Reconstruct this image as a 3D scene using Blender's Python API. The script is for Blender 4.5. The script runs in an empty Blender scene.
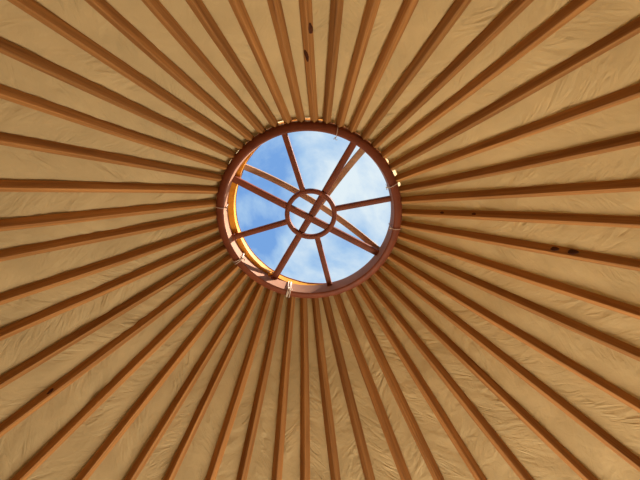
import bpy, bmesh, math, random
from mathutils import Vector, Matrix, noise
random.seed(7)
C = bpy.context.scene.collection
PI = math.pi
CROWN_Z = 3.90                      # height of the crown ring's underside
SLOPE = 0.65                        # roof fall per metre of radius
CAM = Vector((0.0918, -0.8483, CROWN_Z - 2.4397))
PITCH, YAW, F = 0.3813, 0.01286, 480.0

# ------------------------------------------------------------------ camera
ca, sa, cb, sb = math.cos(PITCH), math.sin(PITCH), math.cos(YAW), math.sin(YAW)
RX = Matrix(((1, 0, 0), (0, ca, -sa), (0, sa, ca)))
RY = Matrix(((cb, 0, sb), (0, 1, 0), (-sb, 0, cb)))
RC = RX @ RY                        # world -> camera (x right, y down, z forward)
RT = RC.transposed()
cam_d = bpy.data.cameras.new('camera')
cam = bpy.data.objects.new('camera', cam_d)
C.objects.link(cam)
m3 = Matrix((RC[0], -RC[1], -RC[2])).transposed()
cam.matrix_world = Matrix.Translation(CAM) @ m3.to_4x4()
cam_d.sensor_width = 36.0
cam_d.lens = 36.0 * F / 640.0
cam_d.clip_start = 0.02
bpy.context.scene.camera = cam


def ray(q):
    return RT @ Vector(((q[0] - 320) / F, (q[1] - 240) / F, 1.0))


def on_roof(q, lift=0.03):
    """Where the sight line of photo point q meets the cone of the pole axes."""
    d = ray(q)
    lo, hi = 0.0, 6.0
    def g(k):
        p = CAM + d * k
        return (p.z - CROWN_Z) - (lift - SLOPE * (math.hypot(p.x, p.y) - 0.5))
    for _ in range(60):
        mid = (lo + hi) / 2
        if g(mid) > 0: hi = mid
        else: lo = mid
    return CAM + d * hi


# ------------------------------------------------------------------ materials
def mat(name):
    m = bpy.data.materials.new(name)
    m.use_nodes = True
    nt = m.node_tree
    return m, nt, nt.nodes['Principled BSDF'], nt.nodes.new, nt.links.new


def wood(name, dark, light, rough=0.5, spec=0.35, scale=(2, 40, 40), rand=0.0, bump=0.15):
    m, nt, b, N, L = mat(name)
    tc = N('ShaderNodeTexCoord'); mp = N('ShaderNodeMapping'); mp.inputs['Scale'].default_value = scale
    L(tc.outputs['Object'], mp.inputs['Vector'])
    oi = N('ShaderNodeObjectInfo')
    add = N('ShaderNodeVectorMath'); add.operation = 'ADD'
    mul = N('ShaderNodeMath'); mul.operation = 'MULTIPLY'; mul.inputs[1].default_value = 37.0
    L(oi.outputs['Random'], mul.inputs[0]); L(mp.outputs['Vector'], add.inputs[0]); L(mul.outputs[0], add.inputs[1])
    nz = N('ShaderNodeTexNoise'); nz.inputs['Scale'].default_value = 1.0; nz.inputs['Detail'].default_value = 5
    nz.inputs['Roughness'].default_value = 0.6; nz.inputs['Distortion'].default_value = 0.6
    L(add.outputs[0], nz.inputs['Vector'])
    rp = N('ShaderNodeValToRGB'); rp.color_ramp.elements[0].position = 0.3; rp.color_ramp.elements[1].position = 0.72
    rp.color_ramp.elements[0].color = (*dark, 1); rp.color_ramp.elements[1].color = (*light, 1)
    L(nz.outputs[0], rp.inputs['Fac'])
    out = rp.outputs['Color']
    if rand:
        hs = N('ShaderNodeHueSaturation')
        mr = N('ShaderNodeMapRange'); mr.inputs['To Min'].default_value = 1 - rand; mr.inputs['To Max'].default_value = 1 + rand
        L(oi.outputs['Random'], mr.inputs['Value']); L(mr.outputs[0], hs.inputs['Value']); L(out, hs.inputs['Color'])
        out = hs.outputs['Color']
    L(out, b.inputs['Base Color'])
    b.inputs['Roughness'].default_value = rough
    b.inputs['Specular IOR Level'].default_value = spec
    bp = N('ShaderNodeBump'); bp.inputs['Strength'].default_value = bump; bp.inputs['Distance'].default_value = 0.004
    L(nz.outputs[0], bp.inputs['Height']); L(bp.outputs[0], b.inputs['Normal'])
    return m


def cloth(name, col, trans, tcol, fine=1.0, folds=False):
    m, nt, b, N, L = mat(name)
    out = nt.nodes['Material Output']
    tc = N('ShaderNodeTexCoord')
    nz = N('ShaderNodeTexNoise'); nz.inputs['Scale'].default_value = 5.0; nz.inputs['Detail'].default_value = 6
    L(tc.outputs['Object'], nz.inputs['Vector'])
    rp = N('ShaderNodeValToRGB'); rp.color_ramp.elements[0].position = 0.32; rp.color_ramp.elements[1].position = 0.68
    rp.color_ramp.elements[0].color = (*[c * 0.88 for c in col], 1); rp.color_ramp.elements[1].color = (*[min(1, c * 1.06) for c in col], 1)
    L(nz.outputs[0], rp.inputs['Fac']); L(rp.outputs['Color'], b.inputs['Base Color'])
    b.inputs['Roughness'].default_value = 0.9; b.inputs['Specular IOR Level'].default_value = 0.1
    n2 = N('ShaderNodeTexNoise'); n2.inputs['Scale'].default_value = 22.0; n2.inputs['Detail'].default_value = 4; n2.inputs['Distortion'].default_value = 1.2
    L(tc.outputs['Object'], n2.inputs['Vector'])
    bp = N('ShaderNodeBump'); bp.inputs['Strength'].default_value = 0.35 * fine; bp.inputs['Distance'].default_value = 0.008
    L(n2.outputs[0], bp.inputs['Height']); L(bp.outputs[0], b.inputs['Normal'])
    if folds:                           # short slanting puckers, in patches, from the panel's own UV
        uv = N('ShaderNodeUVMap'); uv.uv_map = 'panel'
        mp = N('ShaderNodeMapping'); mp.inputs['Scale'].default_value = (17, 8.5, 1); L(uv.outputs[0], mp.inputs['Vector'])
        f1 = N('ShaderNodeTexNoise'); f1.inputs['Scale'].default_value = 1.0; f1.inputs['Detail'].default_value = 2; f1.inputs['Distortion'].default_value = 1.6
        L(mp.outputs[0], f1.inputs['Vector'])
        m2 = N('ShaderNodeMapping'); m2.inputs['Scale'].default_value = (4.5, 9, 1); m2.inputs['Location'].default_value = (3.3, 8.1, 0); L(uv.outputs[0], m2.inputs['Vector'])
        f2 = N('ShaderNodeTexNoise'); f2.inputs['Scale'].default_value = 1.0; f2.inputs['Detail'].default_value = 2
        L(m2.outputs[0], f2.inputs['Vector'])
        mr = N('ShaderNodeMapRange'); mr.inputs['From Min'].default_value = 0.42; mr.inputs['From Max'].default_value = 0.66; mr.inputs['To Min'].default_value = 0.15; mr.inputs['To Max'].default_value = 0.75
        L(f2.outputs[0], mr.inputs['Value'])
        b2 = N('ShaderNodeBump'); b2.inputs['Distance'].default_value = 0.020
        L(mr.outputs[0], b2.inputs['Strength']); L(f1.outputs[0], b2.inputs['Height']); L(bp.outputs[0], b2.inputs['Normal']); L(b2.outputs[0], b.inputs['Normal'])
    tr = N('ShaderNodeBsdfTranslucent'); tr.inputs['Color'].default_value = (*tcol, 1)
    mx = N('ShaderNodeMixShader'); mx.inputs[0].default_value = trans
    L(b.outputs[0], mx.inputs[1]); L(tr.outputs[0], mx.inputs[2]); L(mx.outputs[0], out.inputs['Surface'])
    return m


M_pole = wood('varnished_pole_wood', (0.28, 0.118, 0.036), (0.58, 0.275, 0.088), 0.6, 0.2, (1.6, 45, 45), rand=0.16)
M_red = wood('red_brown_paint', (0.16, 0.040, 0.018), (0.25, 0.066, 0.028), 0.55, 0.2, (9, 9, 9), bump=0.08)
M_pink = wood('bare_pink_wood', (0.34, 0.16, 0.095), (0.44, 0.22, 0.138), 0.7, 0.2, (9, 9, 14))
M_orange = wood('orange_varnished_wood', (0.60, 0.20, 0.008), (0.85, 0.36, 0.02), 0.5, 0.3, (14, 14, 22))
M_tan = wood('tan_lath_wood', (0.30, 0.15, 0.075), (0.44, 0.24, 0.12), 0.6, 0.3, (5, 25, 25))
M_knot = wood('dark_knot', (0.06, 0.018, 0.008), (0.11, 0.032, 0.012), 0.6, 0.25, (40, 40, 40))
M_canvas = cloth('tan_roof_canvas', (0.60, 0.452, 0.248), 0.06, (0.72, 0.52, 0.25), folds=True)
M_cover = cloth('cream_cover_canvas', (0.75, 0.62, 0.42), 0.5, (0.9, 0.68, 0.36))
M_wall = cloth('cream_wall_canvas', (0.58, 0.42, 0.22), 0.05, (0.7, 0.5, 0.25))
M_cord = wood('white_cord', (0.62, 0.50, 0.42), (0.80, 0.68, 0.58), 0.9, 0.1, (60, 60, 60))
M_floor = wood('pale_floor_felt', (0.36, 0.29, 0.20), (0.46, 0.38, 0.27), 0.6, 0.3, (2, 20, 20))
M_ground = wood('dry_grass_ground', (0.14, 0.15, 0.06), (0.24, 0.22, 0.11), 0.95, 0.1, (0.8, 0.8, 0.8))
M_frame = wood('door_frame_wood', (0.25, 0.10, 0.04), (0.36, 0.15, 0.06), 0.5, 0.3, (12, 12, 3))


# ------------------------------------------------------------------ helpers
def link(name, me, material, parent=None, smooth=True):
    o = bpy.data.objects.new(name, me)
    C.objects.link(o)
    if material and not me.materials:
        me.materials.append(material)
    if smooth:
        for p in me.polygons: p.use_smooth = True
    if parent: o.parent = parent
    return o


def obj(name, bm, material, parent=None, smooth=True, angle=None):
    bmesh.ops.recalc_face_normals(bm, faces=bm.faces[:])
    me = bpy.data.meshes.new(name)
    bm.to_mesh(me); bm.free()
    o = link(name, me, material, parent, smooth)
    if angle is not None:
        me.set_sharp_from_angle(angle=math.radians(angle))
    return o


def tag(o, label, cat, group=None):
    o['label'] = label; o['category'] = cat
    if group: o['group'] = group
    return o


def sweep(bm, pts, section, closed=False, up=Vector((0, 0, 1)), scales=None):
    """section: list of (side, up) offsets; swept along pts."""
    n = len(pts); rings = []
    for i, p in enumerate(pts):
        a = pts[i - 1] if (i or closed) else pts[0]
        b = pts[(i + 1) % n] if (i < n - 1 or closed) else pts[-1]
        t = (b - a).normalized()
        s = t.cross(up)
        if s.length < 1e-5: s = t.cross(Vector((1, 0, 0)))
        s.normalize(); u = s.cross(t).normalized()
        k = scales[i] if scales else 1.0
        rings.append([bm.verts.new(p + s * (x * k) + u * (y * k)) for x, y in section])
    m = len(section)
    for i in range(n if closed else n - 1):
        r0, r1 = rings[i], rings[(i + 1) % n]
        for j in range(m):
            bm.faces.new((r0[j], r0[(j + 1) % m], r1[(j + 1) % m], r1[j]))
    if not closed:
        bm.faces.new(rings[0]); bm.faces.new(list(reversed(rings[-1])))
    return rings


def rrect(w, h, r=0.2, n=3):
    """rounded rectangle section of width w, height h; r as share of the short side."""
    r *= min(w, h); out = []
    for cx, cy, a0 in ((w / 2 - r, h / 2 - r, 0), (-w / 2 + r, h / 2 - r, 90), (-w / 2 + r, -h / 2 + r, 180), (w / 2 - r, -h / 2 + r, 270)):
        for k in range(n + 1):
            a = math.radians(a0 + 90 * k / n)
            out.append((cx + r * math.cos(a), cy + r * math.sin(a)))
    return out


def revolve(bm, profile, n=128, cx=0.0, cy=0.0, closed=True, dy=0.0):
    """profile: list of (radius, z), turned about the vertical through (cx, cy)."""
    rings = []
    for i in range(n):
        a = 2 * PI * i / n
        rings.append([bm.verts.new((cx + r * math.cos(a), cy + (r + dy) * math.sin(a), z)) for r, z in profile])
    m = len(profile); faces = []
    for i in range(n):
        r0, r1 = rings[i], rings[(i + 1) % n]
        for j in range(m if closed else m - 1):
            f = bm.faces.new((r0[j], r1[j], r1[(j + 1) % m], r0[(j + 1) % m])); faces.append((j, f))
    return faces


# ------------------------------------------------------------------ roof poles
TOP = [18, 95, 148.5, 193.5, 234.75, 273, 305.5, 337, 374, 412.5, 463, 525, 586]
RIGHT = [25, 89.5, 139.5, 184.5, 223, 265, 314.5, 356, 407.5, 464.5]
BOTTOM = [589.5, 528, 481, 439.5, 406, 370, 336, 305.5, 276.5, 242, 210, 169, 129, 80, 17.5]
LEFT = [432, 382.5, 336, 299.5, 257, 225, 185.5, 139, 92, 44.5]
border = [(x, 0) for x in TOP] + [(640, y) for y in RIGHT] + [(x, 480) for x in BOTTOM] + [(0, y) for y in LEFT]
inner = [(301,122.4),(314,122.8),(325.3,122.8),(339.4,125.6),(350.8,130.6),(364,138),(373.4,147.3),(382,156.6),(390.6,169),(396.3,180.3),(399,191.6),(401.4,201),(401.4,213.6),(401,225.3),(399,236.6),(395,247),(389.4,257.2),(382.8,266),(375.3,274),(367.8,282.5),(358,287),(348.4,291),(335,296),(324,297.8),(314.7,297.8),(303,298),(290,297),(280,293),(269.7,287.5),(259.4,282),(253.4,280.2),(244.5,271.7),(236.6,262.8),(231.4,254.8),(226.2,245.5),(221.6,235.6),(218.8,224.8),(217.8,212.6),(217.8,202),(218.8,189.2),(224.8,178.4),(228.1,167.2),(233.8,154),(240.3,144.7),(250.6,137.2),(261,129.7),(275.3,124.7),(287.5,121)]
inner = inner[-6:] + inner[:-6]
PHI0 = -2.3529
LIFT = 0.03
ends = []
dev = []
for i in range(48):                   # how far each pole's foot sits round from an even spacing
    q = inner[(i + 1) % 48]
    d = ray(q); k = (CROWN_Z - CAM.z) / d.z; p = CAM + d * k
    pm = math.atan2(p.y, p.x)
    pm += (0.012 if math.cos(pm) > 0 else 0.046) * math.cos(pm) - 0.006 * math.sin(pm)
    dev.append((pm - (PHI0 + i * 2 * PI / 48) + PI) % (2 * PI) - PI)
for i, q in enumerate(border):
    a = PHI0 + i * 2 * PI / 48 + 0.6 * dev[i] + 0.2 * dev[i - 1] + 0.2 * dev[(i + 1) % 48]
    P0 = Vector((0.505 * math.cos(a), 0.505 * math.sin(a), CROWN_Z + LIFT - SLOPE * 0.005 + 0.011))
    P1 = on_roof(q, LIFT)
    ends.append((P0, P1))
WALL_R = 3.0


def extend(P0, P1, R):
    d = (P1 - P0); lo, hi = 0.5, 8.0
    for _ in range(50):
        m = (lo + hi) / 2; p = P0 + d * m
        if math.hypot(p.x, p.y) > R: hi = m
        else: lo = m
    return P0 + d * lo


def pole_w(s):                        # thickness along the pole, s metres from the crown
    t = min(1.0, s / 0.65)
    return 0.041 + 0.0125 * t


def pole_mesh(seed, length=2.99):
    rnd = random.Random(seed)
    bm = bmesh.new()
    # a rail with a V-shaped underside and a flat back, corners slightly eased; width 1
    sec = [(0.40, 0.13), (-0.40, 0.13), (-0.485, 0.06), (-0.5, 0.02), (-0.485, -0.02),
           (-0.05, -0.455), (-0.025, -0.475), (0.025, -0.475), (0.05, -0.455), (0.485, -0.02), (0.5, 0.02), (0.485, 0.06)]
    n = 26; pts, sc = [], []
    ph = [rnd.uniform(0, 6) for _ in range(3)]
    for i in range(n):
        s = length * i / (n - 1)
        wob = 0.0035 * math.sin(s * 2.1 + ph[0]) * min(1, s * 2)
        pts.append(Vector((s, wob, 0.002 * math.sin(s * 3 + ph[1]))))
        sc.append(pole_w(s) * (1 + 0.02 * math.sin(s * 5 + ph[2])))
    sweep(bm, pts, sec, scales=sc)
    bmesh.ops.recalc_face_normals(bm, faces=bm.faces[:])
    me = bpy.data.meshes.new('roof_pole')
    bm.to_mesh(me); bm.free()
    me.materials.append(M_pole)
    for p in me.polygons: p.use_smooth = len(p.vertices) == 4
    me.set_sharp_from_angle(angle=math.radians(40))
    return me


pole_meshes = [pole_mesh(s) for s in range(8)]
ORD = ['first', 'second', 'third', 'fourth', 'fifth', 'sixth', 'seventh', 'eighth', 'ninth', 'tenth', 'eleventh', 'twelfth', 'thirteenth', 'fourteenth', 'fifteenth']
labels = []
for k in range(13):
    tone = 'brown' if k < 8 else 'two-toned dark and orange'
    labels.append(f'{tone} roof pole, {ORD[k]} from left of those crossing the photo\'s top edge')
labels[0] = 'brown roof pole meeting the photo\'s top edge beside its left corner'
labels[6] = 'brown roof pole with two dark knots, above the crown'
for k in range(10):
    labels.append(f'dark roof pole with thin orange edge, {ORD[k]} from top along photo\'s right edge')
labels[17] = 'dark roof pole with two knots close to the crown\'s right side'
labels[18] = 'dark roof pole with two knots midway towards the photo\'s right edge'
for k in range(15):
    j = 14 - k
    tone = 'orange' if k < 6 else 'orange-brown'
    labels.append(f'{tone} roof pole, {ORD[j]} from left of those crossing the photo\'s bottom edge')
for k in range(10):
    j = 9 - k
    labels.append(f'brown roof pole, {ORD[j]} from top along the photo\'s left edge')
labels[38] = 'brown roof pole with one dark knot, lowest along the photo\'s left edge'

poles = []
for i, (P0, P1) in enumerate(ends):
    if i == 0:
        o = link('roof_pole', pole_meshes[0], None, smooth=False)
    else:
        o = poles[0].copy(); o.data = pole_meshes[(i * 5) % 8]; C.objects.link(o)
    E1 = extend(P0, P1, WALL_R - 0.05)
    x = (E1 - P0).normalized()
    y = Vector((0, 0, 1)).cross(x).normalized(); z = x.cross(y)
    o.matrix_world = Matrix.Translation(P0) @ Matrix((x, y, z)).transposed().to_4x4()
    tag(o, labels[i], 'roof pole', 'roof poles')
    poles.append(o)

KNOTS = [(6, 309, 27, 1.3), (6, 306.5, 54, 1.5), (17, 443, 217, 0.8), (17, 475, 217.5, 1.3), (18, 555, 250, 1.0), (18, 573, 253.5, 1.2), (38, 52, 392, 0.9)]
for (i, px, py, sz) in KNOTS:
    o = poles[i]; P0 = o.matrix_world.translation; x = o.matrix_world.col[0].to_3d()
    d = ray((px, py)).normalized()
    w0 = P0 - CAM; b = x.dot(d); dd = x.dot(w0); e = d.dot(w0)
    s = (b * e - dd) / (1 - b * b)
    A = P0 + x * s
    view = (CAM - A); view -= x * view.dot(x); view.normalize()
    n_loc = o.matrix_world.to_3x3().transposed() @ view
    bm = bmesh.new()
    bmesh.ops.create_uvsphere(bm, u_segments=14, v_segments=8, radius=1.0)
    hw = pole_w(s) * 0.5 * 0.735 / 1.0
    off = o.matrix_world.to_3x3().transposed() @ (CAM + d * ((A - CAM).dot(d)) - A)
    side = off.y if i == 6 else n_loc.y            # which of the two lower faces the knot is on
    n_loc = Vector((0, math.copysign(0.7071, side), -0.7071))
    zax = n_loc.normalized(); xax = Vector((1, 0, 0)); yax = zax.cross(xax)
    for v in bm.verts:
        c = v.co.copy()
        ang = math.atan2(c.y, c.x)
        k = 1 + 0.16 * math.sin(2 * ang + i) + 0.1 * math.sin(3 * ang + px)
        v.co = Vector((s, 0, 0)) + zax * (hw * 0.99 + c.z * 0.003) + xax * (c.x * 0.020 * sz * k) + yax * (c.y * 0.0095 * sz * k)
    obj('knot', bm, M_knot, o)

# ------------------------------------------------------------------ the roof canvas (ceiling)
order = sorted(range(48), key=lambda i: math.atan2(ends[i][0].y, ends[i][0].x))


def azimuth(i, r):
    P0, P1 = ends[i]
    d = Vector((P1.x - P0.x, P1.y - P0.y)); p = Vector((P0.x, P0.y))
    a, b, c = d.dot(d), 2 * p.dot(d), p.dot(p) - r * r
    t = (-b + math.sqrt(max(0, b * b - 4 * a * c))) / (2 * a)
    q = p + d * t
    return math.atan2(q.y, q.x)


def snap(a):                          # the middle of the panel that azimuth a falls in
    az = [azimuth(i, 0.52) for i in order]
    mids = [az[j] + ((az[(j + 1) % 48] - az[j]) % (2 * PI)) / 2 for j in range(48)]
    return min(mids, key=lambda m: abs((m - a + PI) % (2 * PI) - PI))


GAPS = []                             # places where the canvas stops short of the crown and daylight leaks in
for q, half, g in (((281, 125), 0.044, 0.013), ((293.5, 123), 0.035, 0.005), ((304.5, 121.5), 0.046, 0.012), ((319, 122.5), 0.035, 0.007),
                   ((387.5, 167), 0.022, 0.007), ((394, 175), 0.042, 0.012), ((398, 184.5), 0.03, 0.011)):
    d = ray(q); p = CAM + d * ((CROWN_Z - CAM.z) / d.z); GAPS.append((snap(math.atan2(p.y, p.x)), half, g))
radii = [0.506 + (1.95 - 0.506) * (k / 118) for k in range(119)] + [1.95 + (WALL_R + 0.06 - 1.95) * k / 12 for k in range(1, 13)]
NP = 10
bm = bmesh.new()
uvl = bm.loops.layers.uv.new('panel')
rows = []; uvs = {}
for r in radii:
    az = [azimuth(i, r) for i in order]
    row = []
    for j in range(48):
        a0 = az[j]; a1 = az[(j + 1) % 48]
        while a1 < a0: a1 += 2 * PI
        for k in range(NP):
            f = k / NP; a = a0 + (a1 - a0) * f
            rr = r
            if r < 0.60:
                for ga, gh, g in GAPS:
                    da = abs((a - ga + PI) % (2 * PI) - PI)
                    if da < gh * 1.15: rr = r + g * (0.60 - r) / 0.088 * min(1, (gh * 1.15 - da) / (gh * 0.3))
            s = max(0, (rr - 0.5) * 1.19)
            z = LIFT - SLOPE * (rr - 0.5) + pole_w(s) * 0.13 * 1.19 + 0.0045
            wgt = math.sin(PI * f)
            z -= 0.006 * wgt * min(1, rr)
            z += 0.022 * max(0.0, 1 - (rr - 0.5) / 0.55)
            u = f * (a1 - a0) * rr; ed = 1.0 - 0.5 * wgt
            sgn = 1 if j % 2 else -1
            n1 = noise.noise(Vector((rr * 9 + j * 7.3, u * 9 + sgn * rr * 4, j * 3.1)))
            n2 = noise.noise(Vector((rr * 30 + sgn * u * 22 + j, u * 9, j * 5.7)))
            n3 = max(0, noise.noise(Vector((rr * 3.5 + 11, j * 2.7, 4.0))))
            amp = min(1, 4 * wgt)
            z += amp * (0.006 * n1 + 0.0075 * n2 * (0.35 + 2.2 * n3) * ed)
            v = bm.verts.new((rr * math.cos(a), rr * math.sin(a), CROWN_Z + z))
            row.append(v); uvs[v] = (rr + sgn * 0.75 * u + j * 5.37, u + j * 3.71, rr + sgn * 0.75 * (a1 - a0) * rr + j * 5.37, (a1 - a0) * rr + j * 3.71)
    rows.append(row)
for a, b in zip(rows[:-1], rows[1:]):
    n = len(a)
    for j in range(n):
        f = bm.faces.new((a[j], a[(j + 1) % n], b[(j + 1) % n], b[j]))
        end = (j + 1) % NP == 0         # the last strip of a panel keeps its own panel's UV
        for lp in f.loops:
            t = uvs[lp.vert]
            if end and lp.vert in (a[(j + 1) % n], b[(j + 1) % n]):
                t2 = uvs[a[j - NP + 1] if lp.vert is a[(j + 1) % n] else b[j - NP + 1]]
                lp[uvl].uv = (t2[2], t2[3])
            else: lp[uvl].uv = (t[0], t[1])
roof = obj('ceiling', bm, M_canvas)
roof['kind'] = 'structure'

# outer weather cover lapping over the roof round the crown
bm = bmesh.new()
prof = [(0.482, 0.142), (0.55, 0.141), (0.58, 0.120), (0.75, 0.010), (1.0, -0.150), (2.0, -0.80), (3.12, -1.52)]
revolve(bm, [(r, CROWN_Z + z) for r, z in prof], 96, closed=False)
cover = obj('trim_crown_cover', bm, M_cover)
cover['kind'] = 'structure'

# ------------------------------------------------------------------ crown
crown = bpy.data.objects.new('crown_ring', None)
crown.location = (0, 0, CROWN_Z); C.objects.link(crown)
tag(crown, 'round red-brown wooden roof crown with spokes and small hub, open to the sky', 'roof crown')

bm = bmesh.new()
prof = [(0.459, 0.003), (0.463, 0.0), (0.470, -0.001), (0.490, 0.006), (0.500, 0.014), (0.504, 0.024), (0.504, 0.082), (0.462, 0.082)]
faces = revolve(bm, prof, 160)
lower = obj('lower_hoop', bm, M_red, crown, angle=50)
bm = bmesh.new()
revolve(bm, [(0.4585, 0.004), (0.4625, 0.004), (0.4625, 0.082), (0.4500, 0.082), (0.4515, 0.060)], 160)
lining = obj('inner_lining', bm, M_pink, crown, angle=50)
lining['label'] = 'pale pinkish inner face'
HOOP = [(-180, .416), (-154, .420), (-140, .436), (-120, .452), (-90, .452), (0, .470), (60, .478), (75, .476), (90, .462), (105, .448), (120, .438), (135, .428), (160, .418), (180, .416)]


def hoop_r(a):
    a = math.degrees((a + PI) % (2 * PI) - PI)
    for (a0, r0), (a1, r1) in zip(HOOP[:-1], HOOP[1:]):
        if a0 <= a <= a1:
            t = (a - a0) / (a1 - a0)
            return r0 + (r1 - r0) * (t * t * (3 - 2 * t) * 0.5 + t * 0.5)
    return .44


def uneven_hoop(bm, prof, n=180):
    """prof: (offset from the uneven inner edge or None for the round outer edge, z)"""
    rings = []
    for i in range(n):
        a = 2 * PI * i / n; r = hoop_r(a)
        rings.append([bm.verts.new(((r + o if o is not None else 0.5045) * math.cos(a), (r + o if o is not None else 0.5045) * math.sin(a), z)) for o, z in prof])
    m = len(prof)
    for i in range(n):
        r0, r1 = rings[i], rings[(i + 1) % n]
        for j in range(m): bm.faces.new((r0[j], r1[j], r1[(j + 1) % m], r0[(j + 1) % m]))


bm = bmesh.new()
uneven_hoop(bm, [(0.002, 0.0835), (None, 0.0835), (None, 0.128), (0.0, 0.128)])
hoop = obj('upper_hoop', bm, M_orange, crown, angle=40)
hoop['label'] = 'orange varnished upper hoop'
bm = bmesh.new()
uneven_hoop(bm, [(-0.003, 0.1285), (None, 0.1285), (None, 0.136), (-0.002, 0.136)])
obj('rim', bm, M_red, crown, angle=40)
bm = bmesh.new()
pts = [Vector((0.009 + 0.1305 * math.cos(2 * PI * k / 72), 0.004 + 0.1325 * math.sin(2 * PI * k / 72), 0.066)) for k in range(72)]
sweep(bm, pts, rrect(0.026, 0.03, 0.3), closed=True)
obj('hub_ring', bm, M_red, crown, angle=50)


def bar(name, A, B, w, h, material, rise=0.0, n=2, bow=0.0):
    bm = bmesh.new(); pts = []
    A, B = Vector(A), Vector(B)
    for k in range(n):
        f = k / (n - 1); p = A.lerp(B, f)
        p.z += rise * (1 - (2 * f - 1) ** 2)
        pts.append(p)
    sweep(bm, pts, rrect(w, h, 0.22, 2))
    return obj(name, bm, material, crown, angle=50)


bar('cross_bar', (-0.412, -0.199, 0.070), (0.402, 0.243, 0.070), 0.036, 0.026, M_red)
bar('cross_bar', (0.236, -0.386, 0.078), (-0.214, 0.412, 0.078), 0.036, 0.026, M_red)
for A, B in (((-0.125, -0.437), (-0.032, -0.126)), ((0.450, -0.090), (0.140, -0.028)), ((-0.428, 0.142), (-0.118, 0.046)), ((0.117, 0.442), (0.042, 0.132))):
    bar('spoke', (*A, 0.066), (*B, 0.066), 0.030, 0.026, M_red)
lab = bar('arched_lath', (-0.372, -0.262, 0.105), (0.398, 0.232, 0.100), 0.034, 0.016, M_tan, rise=0.150, n=24)
lab['label'] = 'tan arched lath'
lab = bar('arched_lath', (0.292, -0.352, 0.105), (-0.210, 0.408, 0.100), 0.036, 0.016, M_tan, rise=0.150, n=24)
lab['label'] = 'tan arched lath'
for A, wdt in (((-0.432, 0.143, 0.066), 0.036), ((-0.218, 0.408, 0.075), 0.036)):
    d = Vector((A[0], A[1], 0)).normalized()
    bm = bmesh.new()
    c = Vector(A)
    sweep(bm, [c - d * 0.018, c + d * 0.018], rrect(wdt, 0.036, 0.2, 2))
    obj('spoke_block', bm, M_red, crown, angle=50)
bm = bmesh.new()
c = Vector((-0.236, 0.379, 0.075)); d = Vector((-0.236, 0.379, 0)).normalized()
sweep(bm, [c - d * 0.016, c + d * 0.018], [(0.008 * math.cos(2 * PI * k / 10), 0.008 * math.sin(2 * PI * k / 10)) for k in range(10)])
pg = obj('peg', bm, M_orange, crown)
pg['label'] = 'small orange wooden peg'


# ------------------------------------------------------------------ cord ties round the crown ring
def cord_tie(phi, label, turns=2, tails=2, lean=0.0, size=1.0, seed=0):
    rnd = random.Random(seed)
    root = bpy.data.objects.new('cord_tie', None); C.objects.link(root)
    root.location = (0.48 * math.cos(phi), 0.48 * math.sin(phi), CROWN_Z + 0.04)
    root.rotation_euler = (0, 0, phi)
    tag(root, label, 'cord', 'white cords tied round the crown')
    sec = [(0.0023 * size * math.cos(2 * PI * k / 7), 0.0023 * size * math.sin(2 * PI * k / 7)) for k in range(7)]
    loop = [(-0.034, 0.048), (-0.032, 0.0), (-0.029, -0.036), (-0.022, -0.046), (-0.006, -0.047), (0.012, -0.042), (0.026, -0.03), (0.0285, -0.012)]
    for t in range(turns):
        off = (t - (turns - 1) / 2) * 0.008 + rnd.uniform(-0.002, 0.002); sk = lean * (1 if t % 2 else -1)
        pts = [Vector((x, off + sk * (k / 7 - 0.5), z)) for k, (x, z) in enumerate(loop)]
        bm = bmesh.new(); sweep(bm, pts, sec, up=Vector((0, 1, 0)))
        obj('loop', bm, M_cord, root)
    bm = bmesh.new(); bmesh.ops.create_icosphere(bm, subdivisions=2, radius=0.006 * size)
    for v in bm.verts: v.co = Vector((v.co.x - 0.033, v.co.y * 1.2, v.co.z - 0.034))
    obj('cord_end', bm, M_cord, root).name = 'knot'
    for t in range(tails):
        a = (t - (tails - 1) / 2) * 1.5 + rnd.uniform(-0.3, 0.3)
        L = 0.022 * size * rnd.uniform(0.8, 1.2); base = Vector((-0.034, 0, -0.036))
        pts = [base + Vector((-0.01 * math.sin(f * 2.2) + 0.004 * f, math.sin(a) * L * f, -L * 0.75 * math.cos(a) * f * f - 0.004 * f)) for f in (0, .25, .5, .75, 1)]
        bm = bmesh.new(); sweep(bm, pts, sec, up=Vector((0, 1, 0.1)))
        obj('tail', bm, M_cord, root)
    return root


def az_of(q):
    d = ray(q); p = CAM + d * ((CROWN_Z - CAM.z) / d.z); return math.atan2(p.y, p.x)


cord_tie(az_of((225, 208)), 'thin white cord tied on the crown ring\'s left side, beside orange hoop', 1, 2, 0.004, 0.8, 1)
cord_tie(az_of((242, 259)), 'frayed white cord knot tied on the crown ring\'s lower left', 2, 2, 0.014, 1.0, 2)
cord_tie(az_of((288, 294)), 'long white cord loop tied at the bottom of the crown ring', 3, 2, 0.006, 1.15, 3)
cord_tie(az_of((394, 229)), 'small pale cord stub on the crown ring\'s right, below its right spoke', 1, 1, 0.003, 0.8, 4)
cord_tie(az_of((336, 136)), 'wispy pale cord tied on the crown ring\'s top, left of paired bars', 1, 2, 0.016, 0.6, 5)
cord_tie(az_of((387, 188)), 'wispy pale cord on the crown ring\'s right, just above its right spoke', 1, 2, 0.01, 0.75, 6)

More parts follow.
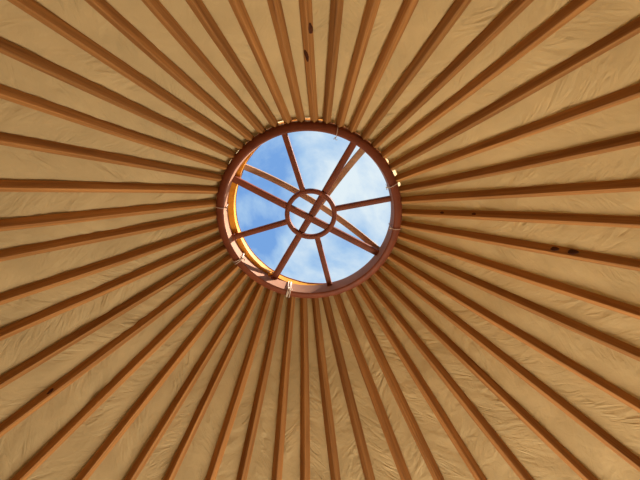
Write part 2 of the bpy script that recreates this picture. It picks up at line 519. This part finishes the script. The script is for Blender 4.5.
# ------------------------------------------------------------------ wall, floor, ground, doorway
DOOR_A, DOOR_W, DOOR_H = math.radians(68), 1.6, 2.1
EAVE = CROWN_Z + LIFT - SLOPE * (WALL_R - 0.5) + 0.02
bm = bmesh.new()
half = math.asin(DOOR_W / 2 / WALL_R)
n = 96; rows = []
for k in range(n + 1):
    a = DOOR_A + half + (2 * PI - 2 * half) * k / n
    wv = 1 + 0.004 * math.sin(k * 2.1)
    rows.append([bm.verts.new((r * wv * math.cos(a), r * wv * math.sin(a), z)) for r, z in ((WALL_R, -0.02), (WALL_R, EAVE), (WALL_R + 0.04, EAVE), (WALL_R + 0.04, -0.02))])
for a, b in zip(rows[:-1], rows[1:]):
    for j in range(4): bm.faces.new((a[j], b[j], b[(j + 1) % 4], a[(j + 1) % 4]))
bm.faces.new(rows[0]); bm.faces.new(rows[-1])
w = obj('wall_round', bm, M_wall, angle=40); w['kind'] = 'structure'
bm = bmesh.new()
revolve(bm, [(0.0001, 0.0), (WALL_R + 0.02, 0.0), (WALL_R + 0.02, -0.08), (0.0001, -0.08)], 96)
o = obj('floor', bm, M_floor, smooth=False); o['kind'] = 'structure'
bm = bmesh.new()
revolve(bm, [(0.001, -0.09), (25.0, -0.09), (25.0, -0.3), (0.001, -0.3)], 64)
o = obj('ground', bm, M_ground, smooth=False); o['kind'] = 'structure'
bm = bmesh.new()
rd = Vector((math.cos(DOOR_A), math.sin(DOOR_A), 0)); td = Vector((-rd.y, rd.x, 0))
c0 = rd * (WALL_R * math.cos(half) + 0.02)
for s in (-1, 1):
    sweep(bm, [c0 + td * s * (DOOR_W / 2 - 0.03), c0 + td * s * (DOOR_W / 2 - 0.03) + Vector((0, 0, DOOR_H))], rrect(0.06, 0.08), up=rd)
sweep(bm, [c0 - td * DOOR_W / 2 + Vector((0, 0, DOOR_H + 0.03)), c0 + td * DOOR_W / 2 + Vector((0, 0, DOOR_H + 0.03))], rrect(0.08, 0.06))
o = obj('door_1', bm, M_frame, angle=40); o['kind'] = 'structure'

# ------------------------------------------------------------------ light
la = bpy.data.lights.new('doorway_daylight', 'AREA')
la.shape = 'RECTANGLE'; la.size = DOOR_W - 0.1; la.size_y = DOOR_H - 0.1
la.energy = 130.0; la.color = (1.0, 0.88, 0.70)
lo = bpy.data.objects.new('doorway_daylight', la); C.objects.link(lo)
lo.location = rd * (WALL_R + 0.12) + Vector((0, 0, DOOR_H / 2))
aim = (-rd + Vector((0, 0, 1.35))).normalized()
lo.rotation_euler = aim.to_track_quat('-Z', 'Y').to_euler()

sn = bpy.data.lights.new('sun', 'SUN'); sn.energy = 12.5; sn.angle = math.radians(0.6); sn.color = (1.0, 0.93, 0.82)
so = bpy.data.objects.new('sun', sn); C.objects.link(so)
el, azs = math.radians(37), math.radians(-14)
to_sun = Vector((math.cos(el) * math.cos(azs), math.cos(el) * math.sin(azs), math.sin(el)))
so.rotation_euler = (-to_sun).to_track_quat('-Z', 'Y').to_euler(); so.location = to_sun * 12

# ------------------------------------------------------------------ sky with clouds
W = bpy.data.worlds.new('sky'); bpy.context.scene.world = W
W.use_nodes = True
nt = W.node_tree; N = nt.nodes.new; L = nt.links.new
bg = nt.nodes['Background']
tc = N('ShaderNodeTexCoord'); sp = N('ShaderNodeSeparateXYZ'); L(tc.outputs['Generated'], sp.inputs[0])


def math_node(op, a, b=None, c=None, clamp=False):
    n = N('ShaderNodeMath'); n.operation = op; n.use_clamp = clamp
    for i, v in enumerate((a, b, c)):
        if v is None: continue
        if isinstance(v, (int, float)): n.inputs[i].default_value = v
        else: L(v, n.inputs[i])
    return n.outputs[0]


zc = math_node('MAXIMUM', sp.outputs['Z'], 0.06)
X = math_node('DIVIDE', sp.outputs['X'], zc); Y = math_node('DIVIDE', sp.outputs['Y'], zc)
cv = N('ShaderNodeCombineXYZ'); L(X, cv.inputs[0]); L(Y, cv.inputs[1])
nz = N('ShaderNodeTexNoise'); nz.inputs['Scale'].default_value = 5.0; nz.inputs['Detail'].default_value = 9; nz.inputs['Roughness'].default_value = 0.58
nz.inputs['Distortion'].default_value = 0.3
L(cv.outputs[0], nz.inputs['Vector'])
amount = math_node('MULTIPLY_ADD', nz.outputs[0], 3.2, -1.08)


def sky_xy(q):
    d = ray(q); return d.x / d.z, d.y / d.z


for q, rad, wt in (((262, 172), 0.07, -0.55), ((262, 238), 0.06, -0.75), ((285, 165), 0.05, -0.2), ((330, 148), 0.035, -0.3), ((352, 236), 0.05, -0.35),
                   ((370, 190), 0.11, 0.5), ((315, 150), 0.05, 0.3), ((290, 262), 0.05, 0.35), ((348, 268), 0.05, 0.3), ((258, 208), 0.035, 0.35), ((375, 235), 0.05, 0.35)):
    x0, y0 = sky_xy(q)
    dx = math_node('SUBTRACT', X, x0); dy = math_node('SUBTRACT', Y, y0)
    d2 = math_node('ADD', math_node('MULTIPLY', dx, dx), math_node('MULTIPLY', dy, dy))
    g = math_node('EXPONENT', math_node('MULTIPLY', d2, -1.0 / (rad * rad)))
    amount = math_node('MULTIPLY_ADD', g, wt, amount)
rp = N('ShaderNodeValToRGB'); e = rp.color_ramp.elements
e[0].position = 0.0; e[0].color = (0.185, 0.38, 0.76, 1)
e[1].position = 1.0; e[1].color = (0.76, 0.87, 0.93, 1)
k = e.new(0.45); k.color = (0.40, 0.60, 0.85, 1)
L(math_node('MULTIPLY', amount, 1.0, clamp=True), rp.inputs['Fac'])
L(rp.outputs['Color'], bg.inputs['Color'])
bg.inputs['Strength'].default_value = 1.0

sc = bpy.context.scene
sc.view_settings.view_transform = 'Standard'
sc.view_settings.look = 'None'
sc.view_settings.exposure = 0.0
sc.view_settings.gamma = 1.0
sc.view_settings.use_curve_mapping = False
